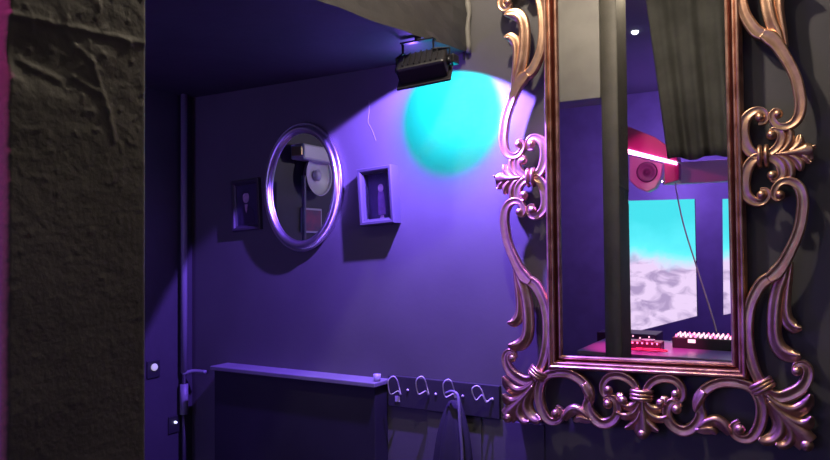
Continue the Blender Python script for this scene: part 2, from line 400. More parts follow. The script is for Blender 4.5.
BOT = [
    ([(757, 392), (748, 386), (738, 383), (725, 382), (713, 385), (704, 391), (699, 399), (699, 408), (701, 414), (698, 422), (691, 429), (683, 431), (674, 427), (668, 419), (667, 409), (671, 402), (678, 402), (681, 407)],
     [3.4, 4.2, 4.6, 4.8, 4.8, 4.8, 4.8, 4.4, 4.6, 4.8, 5.0, 5.0, 4.8, 4.4, 4.0, 3.2, 2.6, 1.8], {}),
    ([(695, 430), (703, 430), (711, 430), (717, 434)], [1.4, 3.2, 3.6, 1.2], dict(prof=PLEAF)),
    ([(699, 428), (707, 423), (716, 421), (724, 426), (730, 434)], [1.4, 3.8, 4.4, 4.2, 2.4], dict(prof=PLEAF, zoff=.003)),
    ([(704, 391), (700, 397), (697, 403), (695, 411)], [2.6, 4.2, 3.4, .8], dict(prof=PLEAF, zoff=.006)),
    # top C of the centre piece
    ([(645, 393), (650, 384), (658, 379), (667, 378), (676, 381), (682, 389), (682, 398), (677, 401), (672, 397)],
     [3.0, 3.8, 4.2, 4.2, 3.8, 3.4, 3.0, 2.4, 1.6], {}),
    ([(645, 401), (651, 408), (659, 409), (666, 405), (666, 399), (661, 398)], [2.6, 3.6, 3.2, 2.8, 2.2, 1.4], dict(prof=PLEAF)),
    ([(643, 404), (648, 413), (655, 418), (662, 419), (668, 416)], [2.0, 3.0, 3.4, 3.0, 1.2], dict(prof=PLEAF, curl=.008)),
    ([(642, 410), (646, 420), (652, 427), (659, 431)], [1.8, 2.8, 3.4, 1.2], dict(prof=PLEAF, curl=.008)),
]
BOT_E = [(677, 409, 4.8, .006), (676, 394, 4.4, .005), (661, 403, 4.8, .005)]
for sv in (1, -1):
    for su in (1, -1):
        nm = ('right' if su > 0 else 'left')
        carve('side_scroll', su, sv, ARM, ARM_E)
        carve('corner_acanthus', su, sv, CORNER, CORNER_E, ties=CORNER_T)
        carve('base_scroll' if sv > 0 else 'top_scroll', su, sv, BOT, BOT_E)
    # middle drop of the bottom and top pieces
    bm = bmesh.new()
    p0 = loc_uv(643, 398); p1 = loc_uv(643, 437)
    c = [(0, p0.y+(p1.y-p0.y)*k) for k in (0, .3, .6, .85, 1)]
    stroke(bm, c, [2.4, 3.4, 5.4, 6.2, 3.6], sv, 1, local=True, prof=PLEAF, zoff=.002)
    bmesh.ops.recalc_face_normals(bm, faces=bm.faces[:])
    eye(bm, 643, 434, 5.2, sv=sv, su=1, zoff=.006)
    o = obj('drop_leaf', bm, m_gold, mroot, smooth=True)
    tb = bmesh.new(); pc = loc_uv(643, 395).y
    for dv in (-.012, 0, .012):
        pts = [W(-.034+.068*i/12, sv*(pc+dv), FO-.004+.020*sin(pi*i/12)**.5) for i in range(13)]
        tube(tb, pts, .0068, 8)
    t_ = obj('tie_band', tb, m_gold, o, smooth=True)
# side crests, upper half is the lower half turned over
for su in (1, -1):
    bm = bmesh.new()
    for sv in (1, -1):
        for st in CREST_LO: stroke(bm, st[0], st[1], sv, su, **(st[2] if len(st) > 2 else {}))
        for e in CREST_LO_E: eye(bm, *e[:3], sv=sv, su=su, zoff=e[3] if len(e) > 3 else .004)
    for st in CREST_MID: stroke(bm, st[0], st[1], 1, su, **st[2])
    bmesh.ops.recalc_face_normals(bm, faces=bm.faces[:])
    o = obj('side_crest', bm, m_gold, mroot, smooth=True)
    tb = bmesh.new(); uc = loc_uv(763, 155).x
    for du in (-.009, .009):
        pts = [W(su*(uc+du), -.030+.060*i/12, FO-.004+.022*sin(pi*i/12)**.5) for i in range(13)]
        tube(tb, pts, .0072, 8)
    obj('tie_band', tb, m_gold, o, smooth=True)

# ---------------------------------------------------------------- oval mirror
c = wall(301.8, 187.0, .020)
a = (wall(343.5, 188, .02).x-wall(266.5, 188, .02).x)/2; b = (wall(305, 123.5, .035).z-wall(305, 252.5, .035).z)/2
om = thing('oval_wall_mirror', 'oval mirror in a ribbed silver frame on the dark violet wall', 'mirror', (c.x, 0, c.z), (0, radians(2.0), 0))
def ov(ang, d, h): return Vector((c.x+(a-d)*cos(ang), -h, c.z+(b-d)*sin(ang)))
def ring(prof, n=96):
    bm = bmesh.new(); rs = [[bm.verts.new(ov(2*pi*i/n, d, h)) for d, h in prof] for i in range(n)]
    m = len(prof)
    for i in range(n):
        A, B = rs[i], rs[(i+1) % n]
        for j in range(m): bm.faces.new((A[j], B[j], B[(j+1) % m], A[(j+1) % m]))
    bmesh.ops.recalc_face_normals(bm, faces=bm.faces[:]); return bm
def opart(name, bm, m):
    o = obj(name, bm, m, om, smooth=True); o.matrix_parent_inverse = Matrix.Translation((-c.x, 0, -c.z)); return o
opart('frame', ring([(.002, .001), (0, .015), (.004, .024), (.010, .027)]+[(.010+.014*(1-cos(t)), .027+.016*sin(t)) for t in [pi*i/6 for i in range(7)]]+[(.0385, .024), (.043, .023), (.046, .018), (.046, .001)]), m_silver)
opart('outer_bead', ring([(.002+.005*cos(t), .020+.006*sin(t)) for t in [2*pi*i/8 for i in range(8)]]), m_silver)
bm = bmesh.new(); n = 96
bm.faces.new([bm.verts.new(ov(2*pi*i/n, .042, .020)) for i in range(n)][::-1])
bmesh.ops.extrude_face_region(bm, geom=bm.faces[:])
for v in bm.verts[:n]: v.co.y += .008
bmesh.ops.recalc_face_normals(bm, faces=bm.faces[:])
g_ = obj('mirror_glass', bm, m_mirror, om); g_.matrix_parent_inverse = Matrix.Translation((-c.x, 0, -c.z))

# ---------------------------------------------------------------- two small framed pictures
def picture(name, label, cx, cz, w_, h_, dep, bw, fm, tilt, yaw_=0):
    t = thing(name, label, 'picture frame', (cx, 0, cz), (0, tilt, yaw_))
    def add(nm, bm, m, par=t, **k):
        me = obj(nm, bm, m, None, **k); me.parent = par; return me
    bm = bmesh.new(); rings = []
    prof = [(0, 0), (0, dep-.004), (.004, dep), (bw*.55, dep-.001), (bw*.75, dep-.008), (bw, dep-.012), (bw, .004)]
    for sx, sz in ((-1, -1), (1, -1), (1, 1), (-1, 1)):
        rings.append([bm.verts.new((sx*(w_/2-q), -h, sz*(h_/2-q))) for q, h in prof])
    for k in range(4):
        A, B = rings[k], rings[(k+1) % 4]
        for i in range(len(prof)): bm.faces.new((A[i], B[i], B[(i+1) % len(prof)], A[(i+1) % len(prof)]))
    bmesh.ops.recalc_face_normals(bm, faces=bm.faces[:])
    add('frame', bm, fm)
    pr = add('print', bx((-w_/2+bw, -.006, -h_/2+bw), (w_/2-bw, -.002, h_/2-bw)), mat('print_ground', (.06, .05, .10), .3, var=.3, vscale=20))
    return t, add, pr
def blob(pts, y, th=.0012):
    bm = bmesh.new(); prism(bm, [(x, y, z) for x, z in pts], (0, -th, 0)); return bm
def ell(cx, cz, rx, rz, n=20): return [(cx+rx*cos(2*pi*i/n), cz+rz*sin(2*pi*i/n)) for i in range(n)]
p = wall(376, 196, .03)
ha = (wall(374, 167, .06).z-wall(376, 225, .06).z); wa = wall(391.5, 195, .06).x-wall(357, 195, .06).x
m_skin = mat('print_pale', (.62, .42, .50), .5, var=.3, vscale=60); m_suit = mat('print_violet', (.25, .13, .32), .5, var=.3, vscale=50); m_pdark = mat('print_dark', (.04, .03, .06), .5)
fr, add, pr = picture('box_picture_frame', 'deep box picture frame with a small standing figure, right of the oval mirror', (wall(391.5, 195, .06).x+wall(357, 195, .06).x)/2, p.z, wa, ha, .055, .024, m_frame, radians(-3.6))
yy = -.0062
add('figure_body', blob([(-.018, -.075), (.018, -.075), (.016, .0), (.012, .02), (-.012, .02), (-.016, 0)], yy), m_suit, pr)
add('figure_head', blob(ell(0, .034, .013, .016), yy), m_skin, pr)
add('figure_base', blob([(-.012, -.092), (.010, -.092), (.006, -.078), (-.006, -.078)], yy), m_skin, pr)
gm = mat('picture_glass', (1, 1, 1), .05); gb = gm.node_tree.nodes['Principled BSDF']; gb.inputs['Transmission Weight'].default_value = 1; gb.inputs['IOR'].default_value = 1.3
gm2 = gm
add('glass', bx((-wa/2+.0235, -.0325, -ha/2+.0235), (wa/2-.0235, -.030, ha/2-.0235)), gm2)
p = wall(245, 205, .02)
w2 = wall(259, 205, .02).x-wall(231, 205, .02).x; h2 = wall(245, 180, .02).z-wall(245, 231, .02).z
fr, add, pr = picture('portrait_picture_frame', 'small black framed portrait of a person in dark clothes, left of the oval mirror', (wall(259, 205, .02).x+wall(231, 205, .02).x)/2, p.z, w2, h2, .022, .024, m_frameb, radians(-3))
add('portrait_shoulders', blob([(-.045, -.085), (.045, -.085), (.040, -.03), (.02, -.005), (-.02, -.005), (-.040, -.03)], yy), m_pdark, pr)
add('portrait_face', blob(ell(-.004, .036, .019, .026), yy), m_skin, pr)
add('portrait_hair', blob([(-.026, .045), (-.022, .066), (-.004, .072), (.016, .064), (.019, .046), (.010, .054), (-.012, .055)], yy-.001), m_pdark, pr)
add('portrait_collar', blob([(-.012, .004), (.006, .004), (.002, -.02), (-.004, -.036), (-.01, -.02)], yy-.0014), m_skin, pr)

# ---------------------------------------------------------------- flood light under the soffit
LQ = Vector((-1.164, -.30, 2.145))
ft = thing('flood_light', 'black flood light under the soffit, throwing cyan and violet light on the wall', 'light fixture', (LQ.x, LQ.y, ZS))
# body traced at its real place
def fp(px, py, off): return wall(px, py, off)
ax = Vector((-.093, .70, -.71)).normalized()      # where the lamp looks
fc = (fp(423, 66, .27))
rt = Vector((1, .18, .20)).normalized(); rt = (rt-ax*rt.dot(ax)).normalized(); upv = rt.cross(ax)
bm = bmesh.new()
def obx(bm, cen, hx, hy, hz, bev=.004, X=None, Y=None, Z=None):
    X, Y, Z = X or rt, Y or ax, Z or upv
    vs = [bm.verts.new(cen+X*(sx*hx)+Y*(sy*hy)+Z*(sz*hz)) for sx in (-1, 1) for sy in (-1, 1) for sz in (-1, 1)]
    fs = [bm.faces.new([vs[i] for i in q]) for q in ((0, 1, 3, 2), (4, 6, 7, 5), (0, 4, 5, 1), (2, 3, 7, 6), (0, 2, 6, 4), (1, 5, 7, 3))]
    if bev: bmesh.ops.bevel(bm, geom=list({e for f in fs for e in f.edges}), offset=bev, segments=2, profile=.5, affect='EDGES')
obx(bm, fc, .088, .034, .052, .010)
for k in range(7): obx(bm, fc-ax*.036+rt*(-.060+.020*k), .0025, .004, .040, .001)
bmesh.ops.recalc_face_normals(bm, faces=bm.faces[:])
obj('lamp_body', bm, m_blackm, ft)
bm = bmesh.new(); obx(bm, fc+ax*.0335, .098, .005, .072, .003); bmesh.ops.recalc_face_normals(bm, faces=bm.faces[:])
obj('front_rim', bm, m_blackm, ft)
bm = bmesh.new()
for sx in (-1, 1): tube(bm, [fc+rt*(sx*.095), fc+rt*(sx*.097)+Vector((0, 0, .045)), (fc.x-.02+sx*.062, fc.y, ZS-.050), (fc.x-.02+sx*.062, fc.y, ZS-.016)], .005, 6)
obx(bm, Vector((fc.x-.02, fc.y, ZS-.014)), .068, .012, .003, .001, Vector((1, 0, 0)), Vector((0, 1, 0)), Vector((0, 0, 1)))
tube(bm, [(fc.x-.02, fc.y, ZS-.018), (fc.x-.02, fc.y, ZS+.001)], .012, 8)
bmesh.ops.recalc_face_normals(bm, faces=bm.faces[:])
obj('bracket', bm, m_blackm, ft)
for sx in (-1, 1):
    bm = bmesh.new(); lathe(bm, [(.004, 0), (.013, .001), (.014, .010), (.010, .013)], fc+rt*(sx*.088), rt*sx, 12); obj('knob', bm, m_blackm, ft, smooth=True)
LP = fc + ax*.048
bm = bmesh.new(); obx(bm, fc+ax*.0395, .080, .001, .055, 0); bmesh.ops.recalc_face_normals(bm, faces=bm.faces[:])
obj('front_glass', bm, m_lens, ft)
sp = lamp('flood_light_beam', 'SPOT', LP, (1, 1, 1), 290, LP+ax, .012, spot_size=radians(127), spot_blend=.06)
sp.parent = ft; sp.matrix_parent_inverse = Matrix.Translation(-Vector(ft.location))
spill = lamp('soffit_spill_fill', 'POINT', Vector((fc.x-.10, fc.y+.10, ZS-.07)), (.24, .09, 1), 1.1, None, .01)  # added point lamp for the violet spill on the soffit underside
spill.parent = ft; spill.matrix_parent_inverse = Matrix.Translation(-Vector(ft.location))
ld = sp.data; ld.use_nodes = True; nt = ld.node_tree
em = nt.nodes['Emission']; tcn = nt.nodes.new('ShaderNodeTexCoord'); dp = nt.nodes.new('ShaderNodeVectorMath'); dp.operation = 'DOT_PRODUCT'
# violet beam; the overexposed cyan core of the hot spot is put into its colour
hotdir = (wall(453, 106)-LP).normalized()
q = sp.rotation_euler.to_matrix().inverted() @ hotdir
dp.inputs[1].default_value = q
nm_ = nt.nodes.new('ShaderNodeVectorMath'); nm_.operation = 'NORMALIZE'
nt.links.new(tcn.outputs['Normal'], nm_.inputs[0]); nt.links.new(nm_.outputs[0], dp.inputs[0])
cr = nt.nodes.new('ShaderNodeValToRGB'); nt.links.new(dp.outputs['Value'], cr.inputs['Fac'])
E_ = cr.color_ramp.elements
E_[0].position = .0; E_[0].color = (.20, .085, .9, 1)
E_[1].position = 1; E_[1].color = (.0, .15, .17, 1)
for pos, col in ((.45, (.22, .10, 1, 1)), (.66, (.17, .095, .8, 1)), (.75, (.075, .085, .38, 1)), (.775, (.0, .15, .17, 1))):
    k = cr.color_ramp.elements.new(pos); k.color = col
nt.links.new(cr.outputs['Color'], em.inputs['Color'])
bm = bmesh.new(); obx(bm, fp(449, 60, .20), .030, .022, .016, .004, Vector((1, 0, 0)), Vector((0, 1, 0)), Vector((0, 0, 1))); bmesh.ops.recalc_face_normals(bm, faces=bm.faces[:])
obj('driver_box', bm, m_blackm, ft)
bm = bmesh.new(); tube(bm, catmull([tuple(wall(x, y, .0006)) for x, y in ((369, 100), (369, 112), (368, 122), (372, 130), (376, 141))], 5), .0012, 5)
struct(obj('trim_6', bm, m_grey, smooth=True))
# cable of the lamp going up the wall
bm = bmesh.new()
cpts = catmull([tuple(wall(x, y, .012)) for x, y in ((461.5, -60), (462, 0), (462.5, 30), (464, 60))], 5)
tube(bm, cpts, .0045, 6)
tag(obj('black_cable', bm, m_black, smooth=True), 'thin black cable hanging down the wall beside the soffit edge', 'cable')

# ---------------------------------------------------------------- ledge, hook board, hooks
zs = .979
xa = wall(228, 364).x; xb = wall(390, 377).x
lg = thing('wall_ledge', 'long dark boxed ledge with a paler top running along the back wall', 'ledge', ((xa+xb)/2, 0, 0))
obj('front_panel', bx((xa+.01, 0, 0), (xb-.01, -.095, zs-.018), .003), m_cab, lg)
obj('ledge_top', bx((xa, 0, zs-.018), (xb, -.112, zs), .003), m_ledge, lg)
q0 = wall(389, 377); q1 = wall(501, 388); zb = wall(500, 421).z
bd = thing('hook_board', 'black board on the wall under the four wire hooks', 'board', ((q0.x+q1.x)/2, 0, zs-.05))
obj('board', bx((xb+.002, 0, zb+.01), (q1.x, -.018, zs+.016), .002), m_board, bd)
def hook(pxs, tail, label):
    bm = bmesh.new()
    base = Vector((0, 0, 0))
    pts = catmull([tuple(wall(x, y, o_)) for x, y, o_ in pxs], 5)
    t = thing('wire_hook', label, 'hook', tuple(wall(pxs[-1][0], pxs[-1][1], .018)), group='white wire coat hooks on the black board')
    tube(bm, pts, .0023, 7); obj('wire_loop', bm, m_wire, t, smooth=True)
    bm = bmesh.new(); lathe(bm, [(.004, 0), (.0055, .002), (.003, .005)], wall(*tail, .018), (0, -1, 0), 10); obj('screw', bm, m_wire, t, smooth=True)
def hk(x, y, s=1, dx=0):
    o1, o2 = .022, .06
    return [(x+11+dx, y+17, o1), (x+9+dx, y+13, .03), (x+1.5, y+16, .045), (x-1, y+5, o2), (x+1, y, o2), (x+5, y-1.5, .055), (x+8, y+2, .045), (x+10+dx*.6, y+9, .03), (x+12+dx, y+17, o1)]
hook(hk(389, 378), (408, 390), 'white wire hook nearest the ledge end, above the small white tag')
hook(hk(417, 378), (436, 394), 'second white wire hook from the ledge, left of the hook holding the coat')
hook(hk(444, 381), (463, 396), 'white wire hook with the dark coat hanging from it')
hook([(491, 398.5, .022), (486, 402, .03), (482, 395, .035), (476, 400, .045), (472, 391, .06), (473.5, 387, .06), (478, 386, .055), (482, 391, .045), (486, 401, .03), (491, 399, .022)], (492.5, 399), 'bent white wire hook at the right end of the board')
# tag below the first hook
bm = bmesh.new(); a_ = wall(395, 396, .021); b_ = wall(400, 402, .021)
tag(obj('paper_tag', bx((a_.x, -.019, b_.z), (b_.x, -.021, a_.z)), mat('tag_paper', (.5, .46, .55), .6)), 'small pale square tag stuck on the black board', 'tag')
# coat hanging from the third hook
ct = thing('hanging_coat', 'dark coat hanging from the third wire hook with a shiny sleeve edge', 'coat', tuple(wall(456, 396, .06)))
bm = bmesh.new(); top = wall(456, 402, .06)
nu_, nv_ = 26, 30; zbot = .25
prev = []
for i in range(nv_+1):
    t = i/nv_; z = top.z+(zbot-top.z)*t
    hw = .020+.066*(1-math.exp(-t*5)); dp_ = .022+.030*(1-math.exp(-t*4))
    rw = []
    for k in range(nu_):
        an = 2*pi*k/nu_; r_ = 1+.16*cos(an*7+t*2)
        rw.append(bm.verts.new((top.x-.012+hw*cos(an)*r_, -.022-dp_+dp_*sin(an)*r_, z)))
    prev.append(rw)
for A, B in zip(prev, prev[1:]):
    for k in range(nu_): bm.faces.new((A[k], A[(k+1) % nu_], B[(k+1) % nu_], B[k]))
bm.faces.new(prev[0]); bm.faces.new(prev[-1]); bmesh.ops.recalc_face_normals(bm, faces=bm.faces[:])
obj('coat_body', bm, m_cloth, ct, smooth=True)
m_satin = mat('satin_strap', (.20, .18, .26), .4, bump=.1, bscale=30)
bm = bmesh.new()
sp_ = catmull([tuple(wall(x, y, o_)) for x, y, o_ in ((446, 393.5, .075), (452, 391.5, .085), (457.5, 395, .09), (459, 406, .10), (460, 425, .105), (462, 450, .105), (463, 480, .105))], 5)
tube(bm, sp_, .006, 8); obj('shiny_strap', bm, m_satin, ct, smooth=True)
# wall panel behind the coat
for k, (x0, x1) in enumerate(((428, 459), (461, 482), (484, 545))):
    A, B = wall(x0, 430), wall(x1, 430)
    o = obj('trim_%d' % (k+2), bx((A.x, 0, 0), (B.x, -.006, zb+.005), .002), m_wall); struct(o)
# small clear cup on the ledge
cp = pl(376, 380, 2, zs); cp.y = -.09; 
bm = bmesh.new(); cc = wall(377, 375, .07)
lathe(bm, [(.012, 0), (.014, .002), (.015, .028), (.0135, .028), (.0125, .004)], (cc.x, -.07, zs), (0, 0, 1), 16)
tag(obj('shot_cup', bm, mat('frosted_plastic', (.35, .33, .45), .3), smooth=True), 'tiny frosted cup standing near the right end of the ledge', 'cup')

# ---------------------------------------------------------------- pipe on the left wall
pp = pl(184, 300, 0, XL+.03)
pipe = thing('wall_pipe', 'painted vertical pipe on the left wall with a side branch', 'pipe', (pp.x, pp.y, .8))
zt_ = pl(184, 372, 0, pp.x).z
bm = bmesh.new(); tube(bm, [(pp.x, pp.y, ZS), (pp.x, pp.y, 1.5), (pp.x, pp.y, zt_)], .0150, 12); obj('upper_run', bm, m_pipe, pipe, smooth=True)
bm = bmesh.new(); tube(bm, catmull([(pp.x, pp.y, zt_+.02), (pp.x, pp.y-.004, zt_-.005), tuple(wall(193, 371, .05)), tuple(wall(206, 372, .03))], 4), .009, 10); obj('side_branch', bm, m_pipe, pipe, smooth=True)
za, zb_ = pl(184, 384, 0, pp.x).z, pl(184, 414, 0, pp.x).z
bm = bmesh.new(); tube(bm, [(pp.x, pp.y, za), (pp.x, pp.y, zb_)], .019, 12); obj('lower_collar', bm, m_pipe, pipe, smooth=True)
bm = bmesh.new(); tube(bm, [(pp.x, pp.y, zt_), (pp.x, pp.y, 0)], .010, 10); obj('lower_run', bm, m_black, pipe, smooth=True)
def knob(px, py, r, label, m=m_white):
    q = pl(px, py, 0, XL+.002); t = thing('wall_switch', label, 'switch', tuple(q))
    obj('plate', bx((XL, q.y-.035, q.z-.05), (XL+.008, q.y+.035, q.z+.03), .003), m_black, t)
    bm = bmesh.new(); lathe(bm, [(r, 0), (r*1.05, .006), (r*.8, .012), (.003, .014)], (XL+.008, q.y, q.z), (1, 0, 0), 12)
    obj('button', bm, m, t, smooth=True)
knob(153, 367, .016, 'black switch plate with a round white button on the left wall', emit('glow_button', (.75, .65, 1), .55))  # pale button brightened by a weak glow in its material
knob(174, 422, .006, 'black plate with a tiny lit lamp low on the left wall by the pipe', emit('lit_dot', (.6, .6, 1), 2.0))

# ---------------------------------------------------------------- things on the left wall that the oval mirror shows
def om_(px, py): return mir(px, py, 0, XL+.08, .02)
a_, b_ = om_(301, 143), om_(332, 164)
wb = thing('wall_heater', 'pale box heater high on the left wall, seen only in the oval mirror', 'heater', (XL, (a_.y+b_.y)/2, b_.z))
obj('housing', bx((XL, a_.y, b_.z), (XL+.10, b_.y-.05, a_.z), .012), m_white, wb)
obj('grille', bx((XL+.02, a_.y+.012, b_.z+.02), (XL+.09, a_.y-.01, a_.z-.02), .004), mat('brass_plate', (.75, .55, .25), .4, .6), wb)
q = om_(320, 178)
sc = thing('wall_sconce', 'round pale dish lamp on the left wall below the box heater', 'lamp', (XL, q.y, q.z))
bm = bmesh.new(); lathe(bm, [(.03, 0), (.10, .02), (.118, .06), (.125, .062), (.105, .05), (.03, .03)], (XL, q.y-.02, q.z+.02), (1, 0, 0), 32); obj('dish', bm, m_white, sc, smooth=True)
bm = bmesh.new(); lathe(bm, [(.03, .03), (.035, .05), (.01, .06)], (XL, q.y-.02, q.z+.02), (1, 0, 0), 20); obj('bulb', bm, m_lilac, sc, smooth=True)
a_, b_ = om_(311, 207), om_(331, 233)
ps = thing('framed_poster', 'small dark poster with red lettering lines on the left wall, seen in the oval mirror', 'poster', (XL, (a_.y+b_.y)/2, b_.z))
obj('frame', bx((XL, a_.y, b_.z), (XL+.012, b_.y, a_.z), .003), m_lilac, ps)
obj('poster_sheet', bx((XL+.0125, a_.y-.012, b_.z+.012), (XL+.014, b_.y+.012, a_.z-.012)), mat('poster', (.10, .07, .12), .5, color2=(.32, .06, .12), vscale=14), ps)
q = om_(304, 200)
dc = thing('floor_post', 'slim dark post by the left wall, seen in the oval mirror', 'post', (XL+.10, q.y+.05, 0))
bm = bmesh.new(); lathe(bm, [(.09, 0), (.09, .012), (.012, .03), (.012, 1.9), (.014, 1.92)], (XL+.12, q.y+.05, 0), (0, 0, 1), 16); obj('pole', bm, m_pipe, dc, smooth=True)

# ---------------------------------------------------------------- the bar room behind the camera, seen in the big mirror
def quad_panel(name, corners, th, m, parent=None):
    bm = bmesh.new(); prism(bm, corners, (0, -th, 0)); return obj(name, bm, m, parent)
def screen_mat(name, z0, z1):
    m = bpy.data.materials.new(name); m.use_nodes = True; nt = m.node_tree; b = nt.nodes['Principled BSDF']
    b.inputs['Base Color'].default_value = (.02, .02, .02, 1); b.inputs['Roughness'].default_value = .4
    tc = nt.nodes.new('ShaderNodeTexCoord'); mp = nt.nodes.new('ShaderNodeMapping'); nt.links.new(tc.outputs['Object'], mp.inputs['Vector'])
    mp.inputs['Scale'].default_value = (3.0, 1, 5.0); mp.inputs['Rotation'].default_value = (0, .35, 0)
    n = nt.nodes.new('ShaderNodeTexNoise'); n.inputs['Scale'].default_value = 1.9; n.inputs['Detail'].default_value = 5; n.inputs['Distortion'].default_value = .8
    nt.links.new(mp.outputs[0], n.inputs['Vector'])
    sx = nt.nodes.new('ShaderNodeSeparateXYZ'); nt.links.new(tc.outputs['Object'], sx.inputs[0])
    mr = nt.nodes.new('ShaderNodeMapRange'); mr.inputs['From Min'].default_value = z0; mr.inputs['From Max'].default_value = z1
    nt.links.new(sx.outputs['Z'], mr.inputs['Value'])
    n2 = nt.nodes.new('ShaderNodeTexNoise'); n2.inputs['Scale'].default_value = 3.5; n2.inputs['Detail'].default_value = 4; nt.links.new(tc.outputs['Object'], n2.inputs['Vector'])
    ad = nt.nodes.new('ShaderNodeMath'); ad.operation = 'MULTIPLY_ADD'; ad.inputs[1].default_value = .35; nt.links.new(n2.outputs['Fac'], ad.inputs[0]); nt.links.new(mr.outputs[0], ad.inputs[2])
    rk = nt.nodes.new('ShaderNodeValToRGB'); nt.links.new(n.outputs['Fac'], rk.inputs['Fac'])
    rk.color_ramp.elements[0].position = .36; rk.color_ramp.elements[0].color = (.42, .31, .52, 1)
    rk.color_ramp.elements[1].position = .55; rk.color_ramp.elements[1].color = (.80, .62, .86, 1)
    sky = nt.nodes.new('ShaderNodeValToRGB'); nt.links.new(ad.outputs[0], sky.inputs['Fac'])
    e = sky.color_ramp.elements; e[0].position = .66; e[0].color = (.66, .80, 1, 1); e[1].position = 1; e[1].color = (.06, .72, .78, 1)
    k = e.new(.82); k.color = (.12, .88, .95, 1)
    mk = nt.nodes.new('ShaderNodeValToRGB'); nt.links.new(ad.outputs[0], mk.inputs['Fac']); mk.color_ramp.elements[0].position = .66; mk.color_ramp.elements[1].position = .76
    mx = nt.nodes.new('ShaderNodeMix'); mx.data_type = 'RGBA'
    nt.links.new(mk.outputs[0], mx.inputs['Factor']); nt.links.new(rk.outputs[0], mx.inputs['A']); nt.links.new(sky.outputs[0], mx.inputs['B'])
    nt.links.new(mx.outputs['Result'], b.inputs['Emission Color']); b.inputs['Emission Strength'].default_value = 1.35
    return m
YS = -4.4
s1 = [mir(x, y, 1, YS) for x, y in ((622, 201), (694.5, 199), (697, 316), (622, 335))]
t = thing('video_screen', 'large lit screen with turquoise sky over pale cliffs, left in the big mirror', 'screen', ((s1[0].x+s1[1].x)/2, YS, s1[3].z), group='lit screens behind the booth')
quad_panel('casing', [v+Vector((0, -.004, 0)) for v in s1], .04, m_black, t); quad_panel('picture_panel', s1, .003, screen_mat('screen_picture', .7, 1.93), t)
s2 = [mir(x, y, 1, YS) for x, y in ((722.5, 199), (790, 197), (792, 300), (723.5, 315))]
t = thing('video_screen', 'second lit screen, only a thin bright strip at the right edge of the big mirror', 'screen', ((s2[0].x+s2[1].x)/2, YS, s2[3].z), group='lit screens behind the booth')
quad_panel('casing', [v+Vector((0, -.004, 0)) for v in s2], .04, m_black, t); quad_panel('picture_panel', s2, .003, screen_mat('screen_picture_b', .78, 1.93), t)
for o in (t,): pass

# dark velvet curtain hanging high between mirror and screens
YC = -2.5
lo, hi = mir(668, 160, 1, YC), mir(646, 0, 1, YC); rgt = mir(765, 60, 1, YC); zc0 = lo.z
sl = (hi.x-lo.x)/(hi.z-lo.z)
bm = bmesh.new(); N = 70; pr_ = []
for i in range(N+1):
    s_ = i/N; fold = .026*sin(s_*23)+.014*sin(s_*51+1)
    row = []
    for j in range(15):
        z = zc0+(ZT-zc0)*(1-j/14); xl = lo.x+sl*(z-lo.z)
        row.append(bm.verts.new((xl+(rgt.x-xl)*s_, YC+fold*(.5+.5*j/14), z+.012*sin(s_*17)*(j/14))))
    pr_.append(row)
for i in range(N):
    for j in range(14): bm.faces.new((pr_[i][j], pr_[i+1][j], pr_[i+1][j+1], pr_[i][j+1]))
g = bmesh.ops.solidify(bm, geom=bm.faces[:], thickness=.006)
tag(obj('velvet_curtain', bm, m_curtain, smooth=True), 'dark folded curtain hanging from the ceiling above the grey beam', 'curtain')
# grey beam under the curtain
a_ = mir(676, 163, 1, -3.9); b_ = mir(728, 160, 1, -3.9); c_ = mir(680, 184, 1, -3.9)
struct(obj('trim_5', bx((a_.x-.1, -3.84, c_.z), (XR, -3.95, a_.z), .004), mat('beam_grey', (.70, .62, .68), .5, bump=.1, bscale=20)))
# hanging cable
bm = bmesh.new()
cb = catmull([tuple(mir(x, y, 1, -3.75)) for x, y in ((664, 60), (671, 150), (681, 214), (697, 268), (711, 312), (717, 333))], 5)
tube(bm, cb, .006, 6); tag(obj('hanging_cable', bm, m_white, smooth=True), 'thin pale cable hanging down across the lit screen', 'cable')
bm = bmesh.new(); q = mir(715, 148, 1, -3.7)
lathe(bm, [(.01, -.06), (.035, -.04), (.045, 0), (.03, .03), (.008, .035)], q, (.8, 0, .5), 16)
t = tag(obj('ceiling_projector', bm, m_white, smooth=True), 'small pale lamp head fixed above the grey beam', 'lamp')
bm = bmesh.new()

# LED bar with its hood over the booth
YF = -2.95
p0, p1 = mir(622, 150, 1, YF), mir(677, 163.5, 1, YF)
lb = thing('led_light_bar', 'black light bar with a glowing pink strip hanging over the booth', 'light fixture', tuple((p0+p1)/2))
dv = (p1-p0).normalized(); bm = bmesh.new()
h0, h1, h2_, h3 = mir(622, 124, 1, YF), mir(655, 137, 1, YF), mir(676, 152, 1, YF), mir(678, 161, 1, YF)
prism(bm, [h0, h1, h2_, h3, p0+Vector((0, 0, -.0))], (0, -.16, 0), .004)
m_mag = mat('strip_lit_hood', (.30, .03, .16), .4); obj('hood', bm, m_mag, lb)  # magenta light of the strip is put into the hood colour
bm = bmesh.new(); prism(bm, [p0+Vector((0, .012, .018)), p1+Vector((0, .012, .012)), p1+Vector((0, .012, -.012)), p0+Vector((0, .012, -.018))], (0, -.02, 0), .002); obj('led_strip', bm, m_redstrip, lb)
bm = bmesh.new(); r0, r1, r2, r3 = mir(664, 163, 1, YF), mir(679, 163, 1, YF), mir(679, 180, 1, YF), mir(665, 184, 1, YF)
prism(bm, [r0, r1, r2, r3], (0, -.10, 0), .004); obj('end_box', bm, m_mag, lb)
bm = bmesh.new(); tube(bm, [mir(669, 152, 1, YF-.08), mir(669, 152, 1, YF-.08)+Vector((0, 0, ZT-mir(669, 152, 1, YF-.08).z))], .010, 8); obj('hanging_rod', bm, m_black, lb, smooth=True)
